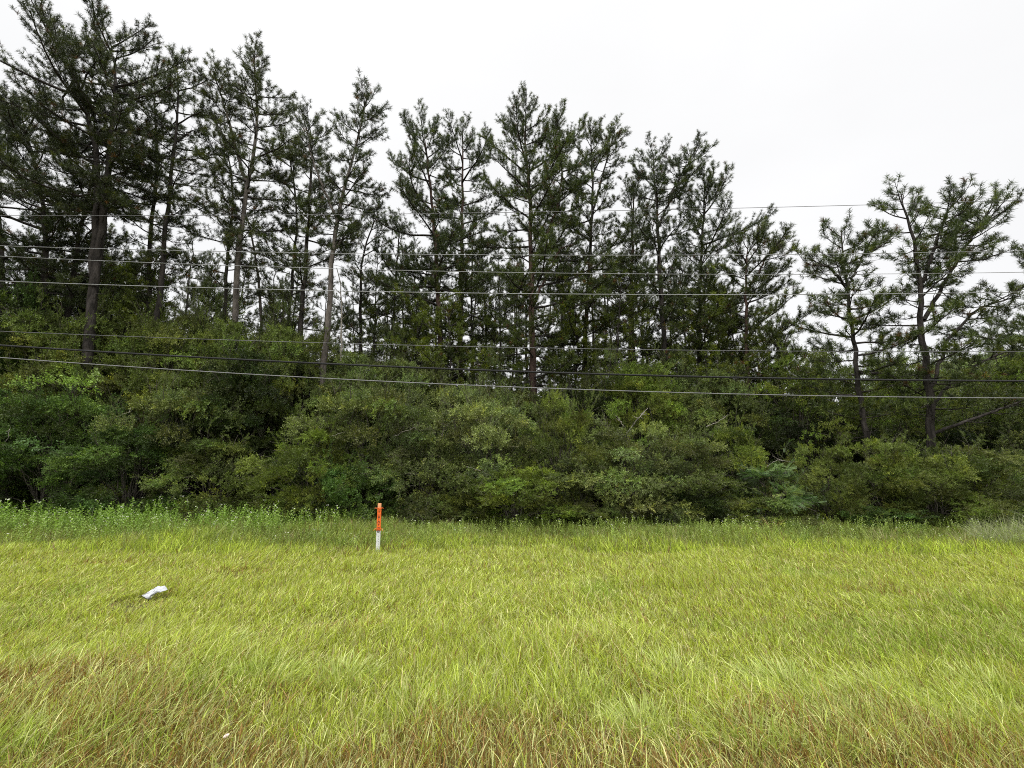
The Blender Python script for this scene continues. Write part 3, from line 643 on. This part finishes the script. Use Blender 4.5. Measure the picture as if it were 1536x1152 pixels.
F_PLAIN=[forb(.42,R.integers(12,18)) for _ in range(5)]; F_FLOW=[forb(.46,14,4) for _ in range(4)]
nf=15000; x=R.uniform(-24,24,nf); y=R.uniform(9.6,17.5,nf); f=fbm(x,y,1.3,81); left=np.clip((-x-2)/6,0,1)*np.clip((y-10.5)/3,0,1)
k=(y>edge(x)+.2)&(R.random(nf)<np.clip(.2+.9*(f-.33)*1.9+.5*left+.45*np.clip((y-12.3)/1.5,0,1),0,1)); x,y,f,left=x[k],y[k],f[k],left[k]; n=len(x)
pos=np.stack([x,y,gz(x,y)],1); dr=nrm(np.stack([R.normal(size=n)*.2,R.normal(size=n)*.2,np.ones(n)],1)); scl=(.6+.35*np.clip((y-11)/4,0,1)+.35*left)*R.uniform(.55,1.35,n)*(1-.22*np.clip((x+4.5)/2,0,1)*np.clip((y-12)/2,0,1))*(.75+.6*fbm(x,y,1.0,91))
c=np.array([.21,.275,.058])*(.6+.8*f[:,None])*R.uniform(.8,1.25,(n,1)); lf=left[:,None]; c=c*(1-lf)+np.array([.21,.32,.06])*lf*R.uniform(.8,1.2,(n,1))
fl=R.random(n)<.15+.03*left
scatter(wa,F_PLAIN,pos[~fl],dr[~fl],scl[~fl],c[~fl],twigcol=(.1,.15,.05)); scatter(wa,F_FLOW,pos[fl],dr[fl],scl[fl],c[fl]*1.35,twigcol=(.1,.15,.05))
# skirt of low plants right under the shrubs
wo=ob('weed_cover',wa.mesh('weed_cover'),M_weed); tag(wo,'band of darker green weeds and grasses in front of the shrubs','weeds',kind='stuff')
# tall flowering weeds, individuals
def flw(h):
    a=Acc(); 
    for k in range(3):
        t=forb(h*R.uniform(.75,1.0),int(26*h/.8),int(14),.075,.03); d=np.array([[R.normal()*.1,R.normal()*.1,1]]); scatter(a,[t],np.array([[R.normal()*.04,R.normal()*.04,0]]),d,np.ones(1),np.array([[.2,.3,.07]]),twigcol=(.1,.15,.05))
    return a.mesh('flowering_weed')
FM=[flw(.8),flw(.7),flw(.85)]
lab={0:'tall pale flowering weed in the left stand of weeds before the thicket',1:'pale flowering weed stalk at the foot of the centre shrubs',2:'pale flowering weed stalk at the foot of the right hand shrubs'}
for k,(u,v,d) in enumerate([(48,790,14.8),(75,768,14.6),(88,776,14.2),(115,785,14.8),(140,786,14.6),(170,782,15),(200,776,14.8),(232,770,14.8),(242,772,14.6),(258,780,14.2),(283,775,14.8),(298,778,14.5),(331,772,15),(345,780,15),(392,780,15),(412,780,15),(425,786,15),
     (525,788,15),(540,778,15),(632,782,15),(666,788,15),(700,775,15.2),(716,780,15),(858,786,15),(876,786,15),(888,790,15),(958,782,15),(985,785,15),(1010,775,15.1),(1140,785,15),(1187,786,15),(1213,778,15),(1228,778,15),(1292,782,15),(1308,782,15),(1350,785,15),(1390,790,15),(1440,790,15),(1466,788,14.6)]):
    p=P(u,v,d); o=ob('flowering_weed',FM[k%3],M_weed); o.location=(p[0],d,0); hh=p[2]+.02; s=max(.5,hh/[.8,.7,.85][k%3]); o.scale=(s,s,s); o.rotation_euler=(0,0,k*1.9)
    z=0 if u<500 else 1 if u<950 else 2; tag(o,lab[z],'weed',['flowering weeds on the left','flowering weeds at the centre','flowering weeds on the right'][z])

# ------------------------------------------------------------------ marker stake
d=10.15; bs=P(566.5,829,d); tp=P(569.5,755,d); H=tp[2]; base=np.array([bs[0],d,0]); lean=math.atan((tp[0]-bs[0])/H)
stake=empty('marker_stake',base); stake.rotation_euler=(0,lean,0); tag(stake,'wooden survey stake, orange above and white below, standing in the weeds','stake')
import bmesh
def box(name,x0,x1,y0,y1,z0,z1,mat,parent,bev=.002):
    bm=bmesh.new(); bmesh.ops.create_cube(bm,size=1)
    for v in bm.verts: v.co=Vector(((x0+x1)/2+v.co.x*(x1-x0),(y0+y1)/2+v.co.y*(y1-y0),(z0+z1)/2+v.co.z*(z1-z0)))
    if bev: bmesh.ops.bevel(bm,geom=bm.edges[:],offset=bev,segments=1,affect='EDGES')
    me=bpy.data.meshes.new(name); bm.to_mesh(me); bm.free(); return ob(name,me,mat,parent)
M_or=plain_mat('orange marker paint',(.95,.17,.02),.55,noise=.25,scale=30); M_wh=plain_mat('white marker paint',(.78,.79,.78),.6,noise=.25,scale=18)
M_or2=plain_mat('faded orange tip',(.9,.42,.2),.7,noise=.3,scale=40); M_ink=plain_mat('black marker ink',(.04,.02,.02),.7); M_ink2=plain_mat('faded pencil ink',(.2,.21,.23),.8)
hw=.040; zt=H; zo=H*.455
box('lower_board',-hw,hw,-.009,.009,-.1,zo,M_wh,stake); box('orange_board',-hw,hw,-.009,.009,zo,zt-.085,M_or,stake); box('faded_tip',-hw*.9,hw*.9,-.008,.008,zt-.085,zt,M_or2,stake)
# flagging ribbon tied round below the tip, with two short tails
a=Acc(); 
for z,w in ((zt-.1,.012),(zo+.035,.010)):
    th=np.linspace(0,2*math.pi,17); q=np.stack([np.cos(th)*(hw+.006),np.sin(th)*.016,z+np.sin(th*2)*.004],1); tubes(a,q[None],np.full((1,17),w*.5),5)
    for s in (-1,1):
        q=np.array([[s*hw,-.012,z],[s*(hw+.035),-.02,z+.01],[s*(hw+.05),-.03,z-.03*(z<H*.7)]]); tubes(a,q[None],np.array([[.006,.005,.003]]),4)
ob('ribbon',a.mesh('ribbon'),M_or,stake)
a=Acc()
def stroke(x0,z0,x1,z1,w=.007,y=-.0115):
    d_=np.array([x1-x0,z1-z0]); n_=np.array([-d_[1],d_[0]])/max(1e-6,np.hypot(*d_))*w/2
    v=[]
    for yy in (y,y+.003):
        for (px,pz) in ((x0-n_[0],z0-n_[1]),(x0+n_[0],z0+n_[1]),(x1+n_[0],z1+n_[1]),(x1-n_[0],z1-n_[1])): v.append((px,yy,pz))
    a.add(v,[[0,1,2],[0,2,3],[4,6,5],[4,7,6],[0,5,1],[0,4,5],[1,6,2],[1,5,6],[2,7,3],[2,6,7],[3,4,0],[3,7,4]],(1,1,1))
z=zt-.15; glyphs=[[(-.028,0,.028,0),(0,0,0,-.04)],[(-.02,0,-.02,-.04),(-.02,-.04,.02,-.04),(.02,0,.02,-.04)],[(-.02,0,.02,0),(0,0,0,-.045)],[(-.022,-.04,0,0),(0,0,.022,-.04),(-.012,-.025,.012,-.025)],[(-.026,0,.026,0),(.0,0,.0,-.03)],[(-.02,0,.02,-.03),(-.02,-.03,.02,0)],[(-.02,0,.02,0),(-.02,-.02,.02,-.02),(-.02,-.04,.02,-.04),(-.02,0,-.02,-.04),(.02,0,.02,-.04)]]
for g_ in glyphs:
    for s_ in g_: stroke(s_[0],z+s_[1],s_[2],z+s_[3],.009)
    z-=.064
ob('marking',a.mesh('marking'),M_ink,stake)
a=Acc(); z=zo-.09
for k in range(7):
    stroke(-.006+R.uniform(-.01,.01),z,.012+R.uniform(-.01,.01),z-.03,.005); z-=.047
ob('pencil_marking',a.mesh('pencil_marking'),M_ink2,stake)

# ------------------------------------------------------------------ litter
c=LITTER; bm=bmesh.new(); nx,ny=15,8
TE=[(-.14,.062),(-.09,.112),(-.055,.118),(-.03,.145),(.05,.152),(.11,.138),(.15,.108)]; BE=[(-.145,.05),(-.085,.045),(-.03,.004),(.03,.042),(.07,.084),(.15,.1)]
ip=lambda q_,x_:float(np.interp(x_,[p_[0] for p_ in q_],[p_[1] for p_ in q_]))
vs=[]
for j in range(ny):
    for i in range(nx):
        t=j/(ny-1); xx=-.142+.29*i/(nx-1); z=ip(BE,xx)*(1-t)+ip(TE,xx)*t
        vs.append(bm.verts.new((xx,.14*t-.05*math.sin(t*3.1)*(1+.5*math.sin(xx*30))+.03*math.sin(xx*22),z)))
for j in range(ny-1):
    for i in range(nx-1): bm.faces.new((vs[j*nx+i],vs[j*nx+i+1],vs[(j+1)*nx+i+1],vs[(j+1)*nx+i]))
for v_ in bm.verts: v_.co+=Vector((R.normal()*.0015,R.normal()*.006,R.normal()*.0035))
fl_=[bm.verts.new((vs[i].co.x,vs[i].co.y+.035,max(vs[i].co.z-.04,-.02))) for i in range(8)]
for i in range(7): bm.faces.new((fl_[i],fl_[i+1],vs[i+1],vs[i]))
me=bpy.data.meshes.new('paper_litter'); bm.to_mesh(me); bm.free(); 
M_paper=plain_mat('white paper card',(.44,.45,.48),.5,noise=.45,scale=26)
lt=ob('paper_litter',me,M_paper); lt.location=(c[0],c[1],.02); lt.scale=(.78,.9,.86); md=lt.modifiers.new('thickness','SOLIDIFY'); md.thickness=.004
tag(lt,'crumpled folded white card lying in the grass on the left','litter')
bm=bmesh.new(); bmesh.ops.create_icosphere(bm,subdivisions=2,radius=.02)
for v in bm.verts: v.co=Vector((v.co.x*1.5+R.normal()*.001,v.co.y*.8,v.co.z*.8+R.normal()*.001))
me=bpy.data.meshes.new('pale_scrap'); bm.to_mesh(me); bm.free()
dd=CAMZ/math.tan(math.atan((1130-576)/F)-PITCH); q=P(337,1127,dd); s=ob('pale_scrap',me,plain_mat('pale scrap',(.75,.62,.56),.6,noise=.2)); s.scale=(.62,.62,.62); s.location=(q[0],dd,.09); s.rotation_euler=(.2,-.5,.3); tag(s,'small pale pinkish scrap caught in the grass near the bottom left','litter')

# ------------------------------------------------------------------ overhead wires
M_al=plain_mat('weathered aluminium wire',(.27,.275,.28),.5,.1); M_blk=plain_mat('black sheathed cable',(.012,.012,.013),.9); M_gr=plain_mat('grey cable',(.11,.11,.115),.45)
def wire(label,pts,d,r,mat,name='overhead_wire'):
    w=[P(u,v,d) for u,v in pts]; xs=[p_[0] for p_ in w]; zs=[p_[2] for p_ in w]; k=np.polyfit(xs,zs,2)
    x=np.linspace(-55,55,120); z=np.polyval(k,x); q=np.stack([x,np.full(120,d),z],1); a=Acc(); tubes(a,q[None],np.full((1,120),r),8)
    q0=np.array([0,d,np.polyval(k,0)]); a.v[0]=a.v[0]-q0.astype(np.float32); o=ob(name,a.mesh(name,True),mat); o.location=q0
    tag(o,label,'wire')
wire('topmost thin grey wire crossing the open sky on the right',[(0,324),(300,322),(768,319),(1130,312),(1536,300)],13.5,.008,M_gr)
wire('second wire from the top, thin and pale',[(0,369),(300,376),(768,383),(1136,382),(1536,376)],13.2,.009,M_al)
wire('third wire from the top, thin and pale',[(0,385),(256,394),(660,407),(768,409),(1136,412),(1536,408)],12.8,.0085,M_al)
wire('fourth wire from the top, brighter than those above',[(0,422),(256,430),(512,436),(768,441),(1136,442),(1536,438)],12.2,.0105,M_al)
wire('thin dull wire alone above the thick black cable',[(0,497),(256,507),(512,515),(768,521),(1136,527),(1536,527)],12.5,.008,M_gr)
wire('thick black cable, second lowest of all the lines',[(0,519),(256,532),(512,547),(768,557),(1136,568),(1536,571)],11.8,.023,M_blk,'overhead_cable')
wire('lowest cable of all, grey and slightly sagging',[(0,537),(256,553),(512,569),(768,581),(1136,592),(1536,597)],11.6,.0115,plain_mat('dull grey cable',(.17,.17,.175),.6),'overhead_cable')

# ------------------------------------------------------------------ light
W=bpy.data.worlds.new('World'); sc.world=W; W.use_nodes=True; N=W.node_tree.nodes; L=W.node_tree.links; N.clear()
EL,AZ=math.radians(62),math.radians(200)
out=N.new('ShaderNodeOutputWorld'); sky=N.new('ShaderNodeTexSky'); sky.sky_type='NISHITA'; sky.sun_disc=False; sky.sun_elevation=EL; sky.sun_rotation=AZ
b1=N.new('ShaderNodeBackground'); b1.inputs[1].default_value=.06; L.new(sky.outputs[0],b1.inputs[0])
tc=N.new('ShaderNodeTexCoord'); sx=N.new('ShaderNodeSeparateXYZ'); L.new(tc.outputs['Generated'],sx.inputs[0])
ramp=N.new('ShaderNodeValToRGB'); cr=ramp.color_ramp; cr.elements[0].position=0; cr.elements[0].color=(.163,.1635,.165,1); cr.elements[1].position=1; cr.elements[1].color=(1,1,1,1)
e=cr.elements.new(.55); e.color=(.167,.167,.1675,1); e=cr.elements.new(.77); e.color=(.18,.18,.18,1); e=cr.elements.new(.87); e.color=(.75,.75,.75,1)
L.new(sx.outputs[2],ramp.inputs[0])
mp=N.new('ShaderNodeMapping'); mp.inputs['Scale'].default_value=(1,1,2.2); L.new(tc.outputs['Generated'],mp.inputs[0])
nz=N.new('ShaderNodeTexNoise'); nz.inputs['Scale'].default_value=1.6; nz.inputs['Detail'].default_value=4; L.new(mp.outputs[0],nz.inputs[0])
mr=N.new('ShaderNodeMapRange'); mr.inputs[1].default_value=.3; mr.inputs[2].default_value=.7; mr.inputs[3].default_value=.96; mr.inputs[4].default_value=1.04; L.new(nz.outputs[0],mr.inputs[0])
mm=N.new('ShaderNodeMath'); mm.operation='MULTIPLY'; mm.inputs[1].default_value=5.0; L.new(mr.outputs[0],mm.inputs[0])
b2=N.new('ShaderNodeBackground'); L.new(ramp.outputs[0],b2.inputs[0]); L.new(mm.outputs[0],b2.inputs[1])
ms=N.new('ShaderNodeMixShader'); ms.inputs[0].default_value=.93; L.new(b1.outputs[0],ms.inputs[1]); L.new(b2.outputs[0],ms.inputs[2]); L.new(ms.outputs[0],out.inputs[0])
sl=bpy.data.lights.new('sun','SUN'); sl.energy=1.5; sl.angle=math.radians(14); sl.color=(1,.96,.9); so=bpy.data.objects.new('sun',sl); C.objects.link(so)
sd=Vector((math.sin(AZ)*math.cos(EL),math.cos(AZ)*math.cos(EL),math.sin(EL))); so.rotation_euler=sd.to_track_quat('Z','Y').to_euler(); so.location=(0,-5,30)
sc.view_settings.view_transform='Standard'; sc.view_settings.look='None'; sc.view_settings.exposure=.30; sc.view_settings.gamma=1
sc.cycles.max_bounces=6; sc.cycles.diffuse_bounces=3; sc.cycles.glossy_bounces=2; sc.cycles.transmission_bounces=4; sc.cycles.transparent_max_bounces=4
sc.cycles.use_denoising=False; sc.cycles.pixel_filter_type='BLACKMAN_HARRIS'; sc.cycles.filter_width=1.05
